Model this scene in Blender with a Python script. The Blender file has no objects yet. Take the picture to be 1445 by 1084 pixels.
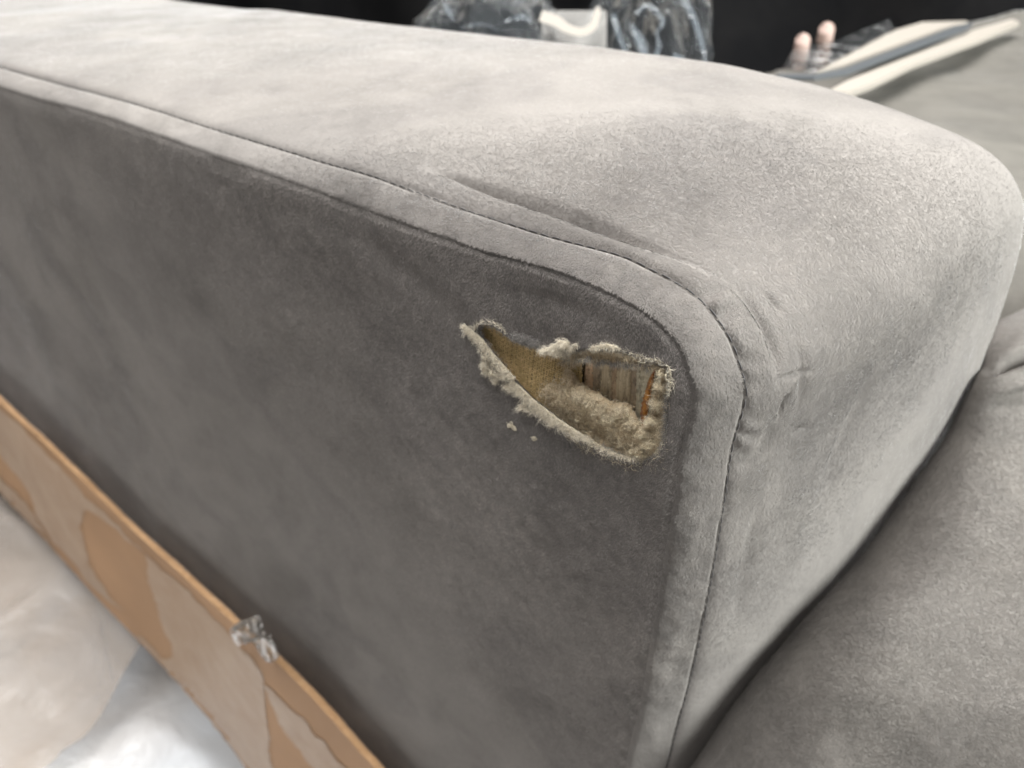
import bpy, bmesh, math, random
import numpy as np
from mathutils import Vector, Matrix, geometry
from mathutils.bvhtree import BVHTree

random.seed(4)
rng = np.random.default_rng(7)
SC = bpy.context.scene
COL = SC.collection

# ------------------------------------------------------------------ camera
_v3 = np.array([30., 1560., 1085.]); _v2 = np.array([1071., -775., 1085.])
WZ = -_v3/np.linalg.norm(_v3)
WY = _v2-WZ*(_v2@WZ); WY /= np.linalg.norm(WY)
WX = np.cross(WY, WZ)
R = np.array([WX, WY, WZ])
CAM = np.array([0., -.161, .8])
FPX = 1085.
cam_d = bpy.data.cameras.new('camera'); cam = bpy.data.objects.new('camera', cam_d); COL.objects.link(cam)
cam_d.sensor_width = 36; cam_d.lens = FPX/1445*36
cam_d.clip_start = .01; cam_d.clip_end = 50
rt, dn, fw = R[:, 0], R[:, 1], R[:, 2]
cam.matrix_world = Matrix(((rt[0], -dn[0], -fw[0], CAM[0]), (rt[1], -dn[1], -fw[1], CAM[1]),
                           (rt[2], -dn[2], -fw[2], CAM[2]), (0, 0, 0, 1)))
cam_d.dof.use_dof = True
cam_d.dof.focus_distance = .212
cam_d.dof.aperture_fstop = cam_d.lens/2.2
SC.camera = cam

# ------------------------------------------------------------------ light
W = bpy.data.worlds.new("World"); SC.world = W; W.use_nodes = True
W.node_tree.nodes['Background'].inputs[0].default_value = (.93, .97, 1.0, 1)
W.node_tree.nodes['Background'].inputs[1].default_value = .085
def area(name, loc, target, sx, sy, power, col):
    l = bpy.data.lights.new(name, 'AREA'); l.shape = 'RECTANGLE'; l.size = sx; l.size_y = sy
    l.energy = power; l.color = col
    o = bpy.data.objects.new(name, l); COL.objects.link(o); o.location = loc
    d = Vector(target)-Vector(loc); o.rotation_euler = d.to_track_quat('-Z', 'Y').to_euler()
    return o
area('window_light', (-.7, 1.7, 2.4), (-.1, .1, .6), 1.7, 1.3, 34, (1.0, .985, .96))
area('ceiling_light', (-.45, .10, 2.7), (-.6, .0, .6), 2.2, .9, 152, (.99, .995, .985))
fl = area('floor_fill_light', (-.95, -.62, 1.5), (-.75, -.42, 0), 1.3, .7, 3.0, (.97, .98, 1.0)); fl.data.spread = math.radians(95)  # fill lamp added to brighten the floor plastic and cardboard
area('room_light', (2.2, .8, 1.55), (0, .1, .6), 1.3, 1.3, 228, (.94, .99, .975))
SC.view_settings.view_transform = 'Standard'; SC.view_settings.look = 'None'
SC.view_settings.exposure = 0; SC.view_settings.gamma = 1
SC.cycles.use_denoising = True; SC.cycles.denoiser = 'OPENIMAGEDENOISE'; SC.cycles.denoising_input_passes = 'RGB_ALBEDO_NORMAL'
SC.cycles.max_bounces = 6; SC.cycles.transparent_max_bounces = 12

# ------------------------------------------------------------------ helpers
def rays(px):
    px = np.atleast_2d(np.asarray(px, float))
    d = np.stack([px[:, 0]-722.5, px[:, 1]-542, np.full(len(px), FPX)], 1)
    return d@R.T
def on_y(px, y):
    d = rays(px); t = (np.asarray(y)-CAM[1])/d[:, 1]; return CAM+d*t[:, None]
def on_z(px, z):
    d = rays(px); t = (np.asarray(z)-CAM[2])/d[:, 2]; return CAM+d*t[:, None]
def at_depth(px, dep):
    d = rays(px); return CAM+d*(np.asarray(dep)/FPX).reshape(-1, 1)
def project(P):
    q = (P-CAM)@R; z = np.maximum(q[:, 2], 1e-3)
    return np.stack([q[:, 0]/z*FPX+722.5, q[:, 1]/z*FPX+542], 1), q[:, 2]

def _hash(i):
    i = i.astype(np.int64); h = (i[..., 0]*374761393+i[..., 1]*668265263+i[..., 2]*2147483647+1274126177) & 0xffffffff
    h = ((h ^ (h >> 13))*1274126177) & 0xffffffff
    return ((h ^ (h >> 16)) & 0xffff)/65535.
def vnoise(P, s, seed=0):
    p = P*s+seed*17.31+100; i = np.floor(p); f = p-i; f = f*f*(3-2*f); r = 0
    for a in (0, 1):
        for b in (0, 1):
            for c in (0, 1):
                w = (f[:, 0] if a else 1-f[:, 0])*(f[:, 1] if b else 1-f[:, 1])*(f[:, 2] if c else 1-f[:, 2])
                r = r+w*_hash(i+np.array([a, b, c]))
    return r*2-1
def fbm(P, s, n=3, seed=0):
    return sum(vnoise(P, s*2**k, seed+k)/2**k for k in range(n))

def catmull(P, n=12):
    P = np.asarray(P, float); Q = np.vstack([2*P[0]-P[1], P, 2*P[-1]-P[-2]]); out = []
    for i in range(1, len(Q)-2):
        p0, p1, p2, p3 = Q[i-1:i+3]
        for t in np.arange(n)/n:
            out.append(.5*((2*p1)+(-p0+p2)*t+(2*p0-5*p1+4*p2-p3)*t*t+(-p0+3*p1-3*p2+p3)*t**3))
    out.append(Q[-2]); return np.array(out)
def arclen(P):
    return np.concatenate([[0], np.cumsum(np.linalg.norm(np.diff(P, axis=0), axis=1))])
def resample(P, s):
    L = arclen(P); return np.stack([np.interp(s, L, P[:, k]) for k in range(P.shape[1])], 1)
def smooth(P, it):
    P = P.copy()
    for _ in range(it): P[1:-1] = .25*P[:-2]+.5*P[1:-1]+.25*P[2:]
    return P
def seg_dist(P, L):
    """distance of 2D points to a polyline, and the parameter (0..1) along it"""
    best = np.full(len(P), 1e9); par = np.zeros(len(P)); A = arclen(L); tot = A[-1]
    for i in range(len(L)-1):
        a, b = L[i], L[i+1]; ab = b-a; l2 = ab@ab+1e-18
        t = np.clip(((P-a)@ab)/l2, 0, 1); d = np.linalg.norm(P-(a+t[:, None]*ab), axis=1)
        m = d < best; best[m] = d[m]; par[m] = (A[i]+t[m]*math.sqrt(l2))/tot
    return best, par
def inside(P, poly):
    r = np.zeros(len(P), bool); x, y = P[:, 0], P[:, 1]; n = len(poly)
    for i in range(n):
        x1, y1 = poly[i]; x2, y2 = poly[(i+1) % n]
        if y1 == y2: continue
        c = ((y1 > y) != (y2 > y)) & (x < (x2-x1)*(y-y1)/(y2-y1)+x1); r ^= c
    return r
def sstep(a, b, x):
    t = np.clip((x-a)/(b-a), 0, 1); return t*t*(3-2*t)

def empty(name, loc, label, cat, group=None):
    o = bpy.data.objects.new(name, None); COL.objects.link(o); o.location = loc; o.empty_display_size = .02
    o['label'] = label; o['category'] = cat
    if group: o['group'] = group
    bpy.context.view_layer.update()
    return o
def link(name, me, parent=None, kind=None, label=None, cat=None):
    o = bpy.data.objects.new(name, me); COL.objects.link(o)
    if parent is not None:
        o.parent = parent; o.matrix_parent_inverse = parent.matrix_world.inverted()
    if kind: o['kind'] = kind
    if label: o['label'] = label
    if cat: o['category'] = cat
    return o
def mesh(name, V, F, m, sm=True, tint=None):
    """V (n,3); F (m,3) or (m,4) array or a list of polygons"""
    me = bpy.data.meshes.new(name); V = np.asarray(V, np.float32)
    if isinstance(F, np.ndarray):
        k = F.shape[1]; me.vertices.add(len(V)); me.vertices.foreach_set('co', V.ravel())
        me.loops.add(F.size); me.loops.foreach_set('vertex_index', F.astype(np.int32).ravel())
        me.polygons.add(len(F)); me.polygons.foreach_set('loop_start', np.arange(0, F.size, k, dtype=np.int32))
        me.update(calc_edges=True)
    else:
        me.from_pydata([tuple(map(float, v)) for v in V], [], F)
    me.validate()
    me.polygons.foreach_set('use_smooth', [sm]*len(me.polygons))
    if tint is not None:
        a = me.attributes.new('tint', 'FLOAT', 'POINT'); a.data.foreach_set('value', np.asarray(tint, np.float32))
    me.materials.append(m); me.update()
    return me
def grid_faces(nu, nv):
    i = np.arange(nu-1)[:, None]*nv+np.arange(nv-1)[None]; i = i.ravel()
    return np.stack([i, i+nv, i+nv+1, i+1], 1)
def normals_grid(G):
    du = np.gradient(G, axis=0); dv = np.gradient(G, axis=1); n = np.cross(du, dv)
    return n/(np.linalg.norm(n, axis=2, keepdims=True)+1e-12)

# ------------------------------------------------------------------ materials
def mat(name):
    m = bpy.data.materials.new(name); m.use_nodes = True; nt = m.node_tree
    return m, nt, nt.nodes['Principled BSDF']
def N(nt, t, **k):
    n = nt.nodes.new(t)
    for a, b in k.items():
        if a.startswith('i_'): n.inputs[int(a[2:])].default_value = b
        else: setattr(n, a, b)
    return n
def coords(nt, scale=(1, 1, 1), rot=(0, 0, 0)):
    t = N(nt, 'ShaderNodeTexCoord'); mp = N(nt, 'ShaderNodeMapping')
    mp.inputs['Scale'].default_value = scale; mp.inputs['Rotation'].default_value = rot
    nt.links.new(t.outputs['Object'], mp.inputs['Vector']); return mp.outputs[0]
def noise(nt, vec, scale, detail=3, rough=.55, dist=0):
    n = N(nt, 'ShaderNodeTexNoise'); n.inputs['Scale'].default_value = scale
    n.inputs['Detail'].default_value = detail; n.inputs['Roughness'].default_value = rough
    n.inputs['Distortion'].default_value = dist
    nt.links.new(vec, n.inputs['Vector']); return n.outputs[0]
def ramp(nt, fac, stops):
    r = N(nt, 'ShaderNodeValToRGB'); e = r.color_ramp.elements
    while len(e) < len(stops): e.new(.5)
    for k, (p, c) in enumerate(stops): e[k].position = p; e[k].color = (*c, 1)
    nt.links.new(fac, r.inputs[0]); return r.outputs[0]
def mixc(nt, f, a, b, mode='MIX'):
    m = N(nt, 'ShaderNodeMix', data_type='RGBA', blend_type=mode)
    for s, v in ((0, f), (6, a), (7, b)):
        if isinstance(v, (int, float)): m.inputs[s].default_value = v
        elif isinstance(v, tuple): m.inputs[s].default_value = (*v, 1)
        else: nt.links.new(v, m.inputs[s])
    return m.outputs[2]
def math_(nt, op, a, b=0.):
    m = N(nt, 'ShaderNodeMath', operation=op)
    for s, v in ((0, a), (1, b)):
        if isinstance(v, (int, float)): m.inputs[s].default_value = v
        else: nt.links.new(v, m.inputs[s])
    return m.outputs[0]
def bump(nt, b, h, strength, dist, chain=None):
    n = N(nt, 'ShaderNodeBump'); n.inputs['Strength'].default_value = strength; n.inputs['Distance'].default_value = dist
    nt.links.new(h, n.inputs['Height'])
    if chain is not None: nt.links.new(chain, n.inputs['Normal'])
    if b is not None: nt.links.new(n.outputs[0], b.inputs['Normal'])
    return n.outputs[0]

def velvet(name, base=(.161, .147, .136), seed=0., fibre=False, sheen=.95, lo=.76, hi=1.32):
    m, nt, b = mat(name)
    v = coords(nt); off = N(nt, 'ShaderNodeVectorMath', operation='ADD'); off.inputs[1].default_value = (seed, seed*.7, seed*1.3)
    nt.links.new(v, off.inputs[0]); v = off.outputs[0]
    patch = noise(nt, v, 16, 3, .55, .6)           # areas where the pile lies another way
    smear = noise(nt, v, 60, 3, .6, 1.2)
    d = tuple(c*.84 for c in base); l = tuple(c*1.15 for c in base)
    c = ramp(nt, patch, [(.3, d), (.5, base), (.7, l)])
    big = ramp(nt, noise(nt, v, 8, 3, .5, 1.6), [(.44, (.94, .94, .945)), (.52, (1.06, 1.06, 1.055))])
    c = mixc(nt, 1., c, big, 'MULTIPLY')
    c = mixc(nt, ramp(nt, smear, [(.35, (0, 0, 0)), (.7, (.35, .35, .35))]), c, tuple(x*1.25 for x in base))
    if fibre:
        a = N(nt, 'ShaderNodeAttribute', attribute_name='tint')
        c = mixc(nt, a.outputs['Fac'], mixc(nt, 1., c, (lo, lo, lo+.01), 'MULTIPLY'), mixc(nt, 1., c, (hi, hi-.02, hi-.04), 'MULTIPLY'))
    else:
        f = noise(nt, v, 700, 2, .6, .8)
        c = mixc(nt, 1., c, ramp(nt, f, [(.3, (.92, .92, .925)), (.7, (1.06, 1.06, 1.055))]), 'MULTIPLY')
        vs = coords(nt, (1, 1, .45), (0, .35, 0))
        n1 = noise(nt, vs, 520, 3, .6, 1.5); n2 = noise(nt, v, 140, 2, .5, .8)
        ch = bump(nt, None, n2, .35, .0008); bump(nt, b, n1, .55, .0004, ch)
    nt.links.new(c, b.inputs['Base Color'])
    b.inputs['Roughness'].default_value = .92
    b.inputs['Specular IOR Level'].default_value = .15
    b.inputs['Sheen Weight'].default_value = sheen; b.inputs['Sheen Roughness'].default_value = .085
    b.inputs['Sheen Tint'].default_value = (.97, .98, 1, 1)
    return m
M = {}
M['velvet'] = velvet('grey_velvet')
M['pile'] = velvet('grey_velvet_pile', fibre=True, sheen=.85, lo=.86, hi=1.2)
M['pile_side'] = velvet('side_velvet_pile', base=(.18, .163, .151), fibre=True, sheen=.8, lo=.64, hi=1.62)
M['velvet2'] = velvet('cushion_velvet', base=(.135, .123, .112), seed=3.1)
M['pile2'] = velvet('cushion_velvet_pile', lo=.84, hi=1.25, base=(.135, .123, .112), seed=3.1, fibre=True, sheen=.8)

M['seat'] = velvet('seat_velvet', base=(.105, .097, .086), seed=5., sheen=.42)
def simple(name, col, rough=.8, **k):
    m, nt, b = mat(name); b.inputs['Base Color'].default_value = (*col, 1); b.inputs['Roughness'].default_value = rough
    for a, v in k.items(): b.inputs[a.replace('_', ' ')].default_value = v
    return m
def fuzzy(name, c0, c1, scale=500, rough=.95, bs=.8, bd=.0006, tint=False, sheen=.2):
    m, nt, b = mat(name); v = coords(nt)
    c = ramp(nt, noise(nt, v, scale, 4, .65, .6), [(.3, c0), (.72, c1)])
    c = mixc(nt, ramp(nt, noise(nt, v, scale*.16, 2), [(.4, (0, 0, 0)), (.65, (.6, .6, .6))]), c, tuple(x*.72 for x in c0))
    if tint:
        a = N(nt, 'ShaderNodeAttribute', attribute_name='tint'); c = mixc(nt, a.outputs['Fac'], c0, c1)
    else: bump(nt, b, noise(nt, v, scale*1.6, 4, .7, 1.), bs, bd)
    nt.links.new(c, b.inputs['Base Color']); b.inputs['Roughness'].default_value = rough
    b.inputs['Specular IOR Level'].default_value = .2; b.inputs['Sheen Weight'].default_value = sheen
    return m
M['thread'] = simple('sewing_thread', (.05, .045, .045), .7)
M['wad'] = fuzzy('cream_wadding', (.66, .5, .31), (.98, .85, .63))
M['wadf'] = fuzzy('cream_wadding_fibre', (.38, .26, .14), (1., .89, .67), tint=True)
M['frayf'] = fuzzy('frayed_fibre', (.36, .3, .22), (.95, .86, .7), tint=True)
M['greyf'] = fuzzy('frayed_grey_fibre', (.16, .145, .135), (.52, .48, .44), tint=True)
M['fray'] = fuzzy('frayed_backing', (.42, .35, .25), (.78, .7, .55))
M['burlap'] = fuzzy('tan_woven_yarn', (.52, .36, .16), (.88, .67, .37), 900, sheen=0)
M['burlap_gap'] = simple('weave_gap_shade', (.05, .03, .012), .95)  # near-black colour standing for the shade in the weave's gaps
def wood(name, c0, c1, s=1.):
    m, nt, b = mat(name); v = coords(nt, (1, 1, .06), (0, .12, 0))
    c = ramp(nt, noise(nt, v, 900*s, 5, .7, .6), [(.32, c0), (.68, c1)])
    v2 = coords(nt, (1, 1, .3)); c = mixc(nt, ramp(nt, noise(nt, v2, 380, 4, .7), [(.5, (0, 0, 0)), (.62, (.75, .75, .75))]), c, tuple(x*.35 for x in c0))
    nt.links.new(c, b.inputs['Base Color']); b.inputs['Roughness'].default_value = .8
    bump(nt, b, noise(nt, v, 1400, 4, .7), .9, .0004); return m
M['w_pink'] = wood('pinkish_tan_ply', (.52, .32, .19), (.76, .54, .35))
M['w_dark'] = wood('dark_ply', (.3, .22, .15), (.52, .41, .28))
M['w_pinkd'] = wood('reddish_ply', (.32, .21, .12), (.58, .42, .27))
M['w_mid'] = wood('brown_grey_ply', (.36, .27, .17), (.66, .54, .36))
M['w_grey'] = wood('greenish_grey_ply', (.4, .34, .24), (.68, .61, .45))
M['rust'] = fuzzy('orange_brown_resin', (.2, .05, .008), (.75, .34, .06), 450, .45, .8, .0006)

def cardboard():
    m, nt, b = mat('brown_cardboard'); v = coords(nt)
    c = ramp(nt, noise(nt, v, 9, 3, .5), [(.3, (.3, .17, .085)), (.7, (.38, .22, .115))])
    nt.links.new(c, b.inputs['Base Color']); b.inputs['Roughness'].default_value = .75
    bump(nt, b, noise(nt, v, 120, 2), .2, .001); return m
M['card'] = cardboard()
M['card_edge'] = fuzzy('cardboard_cut_edge', (.33, .19, .095), (.45, .28, .15), 200, .9)
def film(name, col, diff=.35, base=.25, rough=.16, bscale=25, bstr=.5, bdist=.01):
    m, nt, b = mat(name); nt.nodes.remove(b); out = [n for n in nt.nodes if n.type == 'OUTPUT_MATERIAL'][0]
    v = coords(nt); nb = bump(nt, None, noise(nt, v, bscale, 4, .6, 1.5), bstr, bdist)
    tr = N(nt, 'ShaderNodeBsdfTransparent'); gl = N(nt, 'ShaderNodeBsdfGlossy'); gl.inputs['Roughness'].default_value = rough
    df = N(nt, 'ShaderNodeBsdfDiffuse'); df.inputs['Color'].default_value = (*col, 1)
    nt.links.new(nb, gl.inputs['Normal']); nt.links.new(nb, df.inputs['Normal'])
    lw = N(nt, 'ShaderNodeLayerWeight'); lw.inputs['Blend'].default_value = base; nt.links.new(nb, lw.inputs['Normal'])
    a = N(nt, 'ShaderNodeMixShader'); a.inputs[0].default_value = diff
    nt.links.new(tr.outputs[0], a.inputs[1]); nt.links.new(df.outputs[0], a.inputs[2])
    c = N(nt, 'ShaderNodeMixShader'); nt.links.new(lw.outputs['Fresnel'], c.inputs[0])
    nt.links.new(a.outputs[0], c.inputs[1]); nt.links.new(gl.outputs[0], c.inputs[2])
    nt.links.new(c.outputs[0], out.inputs[0]); return m
def hazy():
    m, nt, b = mat('hazy_wrapping_film'); v = coords(nt)
    c = ramp(nt, noise(nt, v, 26, 3, .55, .8), [(.3, (.31, .2, .125)), (.7, (.37, .262, .18))])
    nt.links.new(c, b.inputs['Base Color']); b.inputs['Roughness'].default_value = .42; b.inputs['Specular IOR Level'].default_value = .25
    bump(nt, b, noise(nt, v, 60, 3, .6, 1.), .3, .003); return m
M['film'] = hazy()
M['bag'] = film('clear_bag_film', (.7, .76, .82), .02, .15, .07, 16, .8, .012)
M['cream'] = simple('cream_card', (.26, .232, .2), .6)
M['frost'] = film('frosted_film', (.4, .38, .36), .3, .1, .3, 30, .2)
M['peg'] = simple('pinkish_wood', (.31, .22, .185), .6)
M['slot'] = simple('grey_rubber_strip', (.05, .055, .06), .5)
M['dark'] = fuzzy('near_black_backdrop', (.004, .004, .005), (.014, .013, .013), 6, .9, .3, .01, sheen=0)
def sheet():
    m, nt, b = mat('white_plastic_sheet'); v = coords(nt)
    c = ramp(nt, noise(nt, v, 5, 2, .5, .8), [(.35, (.5, .46, .43)), (.6, (.6, .6, .61))])
    nt.links.new(c, b.inputs['Base Color']); b.inputs['Roughness'].default_value = .3
    bump(nt, b, noise(nt, v, 22, 4, .6, 1.5), .5, .01); return m
M['sheet'] = sheet()

# ------------------------------------------------------------------ fibres
def ribbons(P, D, Nn, L, Wd, lift, tint):
    """short pile: tapered two-segment ribbons lying on a surface"""
    S = np.cross(D, Nn); S /= np.linalg.norm(S, axis=1, keepdims=True)+1e-9
    L = L[:, None]; Wd = Wd[:, None]; lift = lift[:, None]
    j = rng.normal(0, .18, (len(P), 1))
    a = P-Nn*.00012; m_ = P+D*L*.5+Nn*lift+S*L*j; t = P+D*L+Nn*lift*.75+S*L*j*2.2
    V = np.stack([a-S*Wd*.5, a+S*Wd*.5, m_-S*Wd*.45, m_+S*Wd*.45, t], 1).reshape(-1, 3)
    i = np.arange(len(P))*5
    F = np.concatenate([np.stack([i, i+1, i+3], 1), np.stack([i, i+3, i+2], 1), np.stack([i+2, i+3, i+4], 1)])
    return V, F, np.repeat(tint, 5)
def strands(P, D, L, Wd, curl, tint, K=5):
    """loose curling fibres with a three-sided section"""
    n = len(P); D = D/np.linalg.norm(D, axis=1, keepdims=True)
    up = rng.normal(size=(n, 3)); A = np.cross(D, up); A /= np.linalg.norm(A, axis=1, keepdims=True); B = np.cross(D, A)
    t = np.linspace(0, 1, K+1)[None, :, None]; ph = rng.uniform(0, 6.28, (n, 1, 1)); fr = rng.uniform(1.5, 5, (n, 1, 1))
    bend = rng.normal(0, 1, (n, 1, 1))
    L3 = L[:, None, None]; c = curl[:, None, None] if np.ndim(curl) else curl
    path = P[:, None]+D[:, None]*L3*t+A[:, None]*L3*c*(np.sin(fr*t+ph)-np.sin(ph))*.5+B[:, None]*L3*c*(np.cos(fr*t+ph)-np.cos(ph)+bend*t*t)*.5
    w = (Wd[:, None, None]*(1-.75*t))[..., None]*.5
    ang = np.array([0, 2.094, 4.189]); ring = np.cos(ang)[None, None, :, None]*A[:, None, None]+np.sin(ang)[None, None, :, None]*B[:, None, None]
    V = (path[:, :, None]+ring*w).reshape(-1, 3)
    base = (np.arange(n)*(K+1)*3)[:, None, None]+(np.arange(K)*3)[None, :, None]+np.arange(3)[None, None]
    nx = (np.arange(n)*(K+1)*3)[:, None, None]+(np.arange(K)*3)[None, :, None]+((np.arange(3)+1) % 3)[None, None]
    F = np.stack([base, nx, nx+3, base+3], -1).reshape(-1, 4)
    return V, F, np.repeat(tint, (K+1)*3)

def pile_on(name, me, parent, m, count, dens, dirfn, length=.00105, width=.00014, lift=.00026):
    nv = len(me.vertices); co = np.empty(nv*3, np.float32); me.vertices.foreach_get('co', co); co = co.reshape(-1, 3).astype(float)
    me.calc_loop_triangles(); nt_ = len(me.loop_triangles); T = np.empty(nt_*3, np.int32); me.loop_triangles.foreach_get('vertices', T); T = T.reshape(-1, 3)
    a, b, c = co[T[:, 0]], co[T[:, 1]], co[T[:, 2]]
    n = np.cross(b-a, c-a); ar = np.linalg.norm(n, axis=1); n /= ar[:, None]+1e-15
    cen = (a+b+c)/3; px, dz = project(cen); facing = ((CAM-cen)*n).sum(1) > -.02
    w = ar*dens(cen, px, dz)*facing*(px[:, 0] > -60)*(px[:, 0] < 1760)*(px[:, 1] > -60)*(px[:, 1] < 1150)*(dz > 0)
    idx = rng.choice(nt_, count, p=w/w.sum())
    r1 = np.sqrt(rng.random(count)); r2 = rng.random(count)
    P = a[idx]*(1-r1)[:, None]+b[idx]*(r1*(1-r2))[:, None]+c[idx]*(r1*r2)[:, None]; nn = n[idx]
    D = dirfn(P, nn)
    sw = vnoise(P, 95, 3)*1.0+vnoise(P, 300, 5)*.75+rng.normal(0, .35, count)
    D -= nn*(D*nn).sum(1)[:, None]; D /= np.linalg.norm(D, axis=1, keepdims=True)+1e-9
    S = np.cross(nn, D); D = D*np.cos(sw)[:, None]+S*np.sin(sw)[:, None]
    tn = np.clip(.42+.25*vnoise(P, 420, 8)+rng.normal(0, .2, count), 0, 1)
    tn[rng.random(count) < .012] = 1.
    V, F, t = ribbons(P, D, nn, length*rng.uniform(.6, 1.35, count), width*rng.uniform(.7, 1.3, count),
                      lift*rng.uniform(.3, 1.5, count), tn)
    return link(name, mesh(name, V, F, m, True, t), parent, 'stuff')

# ================================================================== THE SOFA ARM
S0px = [(0, 125), (121, 157), (280, 213), (400, 254), (514, 296), (614, 332), (684, 356), (774, 380), (819, 397), (867, 419), (905, 440), (950, 482), (968, 521), (976, 570), (967, 614), (958, 650), (953, 693), (939, 783), (918, 910), (904, 1000), (883, 1084)]
S1px = [(0, 95), (121, 128), (208, 152), (294, 180), (400, 212), (462, 231), (521, 247), (590, 273), (642, 292), (698, 310), (767, 332), (819, 346), (875, 361), (909, 376), (960, 403), (993, 429), (1027, 472), (1045, 521), (1053, 558), (1041, 603), (1031, 640), (1021, 714), (1004, 816), (980, 935), (963, 1000), (941, 1084)]
Fpx = [(225, 2), (346, 15), (500, 33), (762, 64), (989, 93), (1099, 116), (1197, 144), (1295, 178), (1368, 208), (1417, 245), (1440, 290), (1440, 328), (1427, 382), (1406, 449), (1385, 503), (1346, 600)]
SPAN = (-1.3, .06)
def profile(px, y, marks, endx):
    P = on_y(px, y)[:, [0, 2]]
    i = [int(np.argmin(np.linalg.norm(np.array(px)-m, axis=1))) for m in marks]
    P0 = np.array([[SPAN[0], P[0, 1]], [(SPAN[0]+P[0, 0])/2, P[0, 1]]])
    P1 = np.array([[endx, (P[-1, 1]+SPAN[1])/2], [endx-.004, SPAN[1]]])
    Q = np.vstack([P0, P, P1]); k = 12; D = smooth(catmull(Q, k), 14)
    cuts = [0]+[(a+2)*k for a in i]+[len(D)-1]
    out = []
    for s, (c0, c1) in enumerate(zip(cuts[:-1], cuts[1:])):
        seg = D[c0:c1+1]; L = arclen(seg)[-1]
        n = (330, 70, 70, 230)[s]; t = np.linspace(0, 1, n, endpoint=False)
        if s == 0: t = 1-(1-t)**2.3*.85-(1-t)*.15
        if s == 3: t = t**2.0*.8+t*.2
        out.append(resample(seg, t*L))
    out.append(D[-1:]); return smooth(np.vstack(out), 3)
PR0 = profile(S0px, 0, [(819, 397), (968, 521), (958, 650)], -.078)
PR1 = profile(S1px, .012, [(875, 361), (1045, 521), (1031, 640)], -.068)
PRF = profile(Fpx, .18, [(1099, 116), (1417, 245), (1385, 503)], -.026)
NU = len(PR0)
def prof_n(P):
    d = np.gradient(P, axis=0); n = np.stack([-d[:, 1], d[:, 0]], 1); n /= np.linalg.norm(n, axis=1, keepdims=True)
    return n          # outward: up on the top run, +x on the front run
n0, n1, nF = smooth(prof_n(PR0), 6), smooth(prof_n(PR1), 6), smooth(prof_n(PRF), 6)

sofa = empty('sofa', (-.3, .1, 0), 'grey velvet sofa arm with a torn corner showing wood and wadding, cardboard along its foot', 'sofa')

# --- strip between the two seams
NS = 16; G = np.zeros((NU, NS, 3)); s = np.linspace(0, 1, NS)
for j, t in enumerate(s):
    tz = t**.82; xz = PR0*(1-tz)+PR1*tz; nn = n0*(1-t)+n1*t
    h = .0005*(1-abs(2*t-1)**3)-.0007*(1 if j == 0 else 0)-.0009*(1 if j == NS-1 else 0)
    yy = .012*t + (.0007 if j == 0 else 0)
    # rounded shoulder above the side seam
    h = h+.00025*math.sin(math.pi*t)
    G[:, j, 0] = xz[:, 0]+nn[:, 0]*h; G[:, j, 2] = xz[:, 1]+nn[:, 1]*h; G[:, j, 1] = yy-.0003*math.sin(math.pi*min(1, t*1.4))
flat = G.reshape(-1, 3); nrm = np.repeat(np.stack([n0[:, 0], np.full(NU, -.5), n0[:, 1]], 1), NS, 0)
m_ = np.tile(np.sin(np.pi*s)**.6, NU)
flat += nrm*((fbm(flat, 90, 3, 1)*.0005+vnoise(flat, 260, 2)*.0002)*m_)[:, None]
strip_me = mesh('seam_strip', flat, grid_faces(NU, NS), M['velvet'])
strip = link('seam_strip', strip_me, sofa)

# --- top and front panel
NVa = 150; v = np.linspace(0, 1, NVa)**1.7; NR = 22; NV = NVa+NR
G = np.zeros((NU, NV, 3)); NN = np.zeros_like(G)
for j in range(NV):
    if j < NVa:
        t = v[j]; w = t**.86; y = .012+.168*t; mm = t*168
        h = .0055*math.sin(math.pi*min(1, t**.8))*.6 + .0014*(1-math.exp(-mm/2.2))-.0011*math.exp(-mm/.9)
        xz = PR1*(1-w)+PRF*w; nn = n1*(1-w)+nF*w
    else:
        a = (j-NVa+1)/NR; xz = PRF; nn = nF; r = .024
        th = min(1, a*1.6)*math.pi/2
        y = .18+r*math.sin(th); h = .0014-r*(1-math.cos(th))-max(0, a-.62)*.5
    nn = nn/np.linalg.norm(nn, axis=1, keepdims=True)
    G[:, j, 0] = xz[:, 0]+nn[:, 0]*h; G[:, j, 2] = xz[:, 1]+nn[:, 1]*h; G[:, j, 1] = y
    NN[:, j, 0] = nn[:, 0]; NN[:, j, 2] = nn[:, 1]
flat = G.reshape(-1, 3); nf = NN.reshape(-1, 3); px, dz = project(flat); inner = sstep(.204, .18, flat[:, 1])
disp = fbm(flat, 14, 2, 11)*.0009+fbm(flat, 60, 2, 4)*.00022
near = flat[:, 1] < .1
crease = catmull([(596, 236), (640, 247), (701, 270), (746, 284), (798, 301), (850, 322), (900, 341), (950, 361), (1000, 385)], 6)
d, t = seg_dist(px, crease); wpx = 1.8+5.5*np.sin(np.pi*np.clip(t, 0, 1))**1.2*(1-.3*t)
disp -= near*.0042*np.exp(-(d/wpx)**2)*sstep(0, .2, t)*(1-.92*sstep(.5, 1, t))
disp += near*.0004*np.exp(-((d-17)/9)**2)*sstep(0, .3, t)*sstep(1, .8, t)
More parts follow.
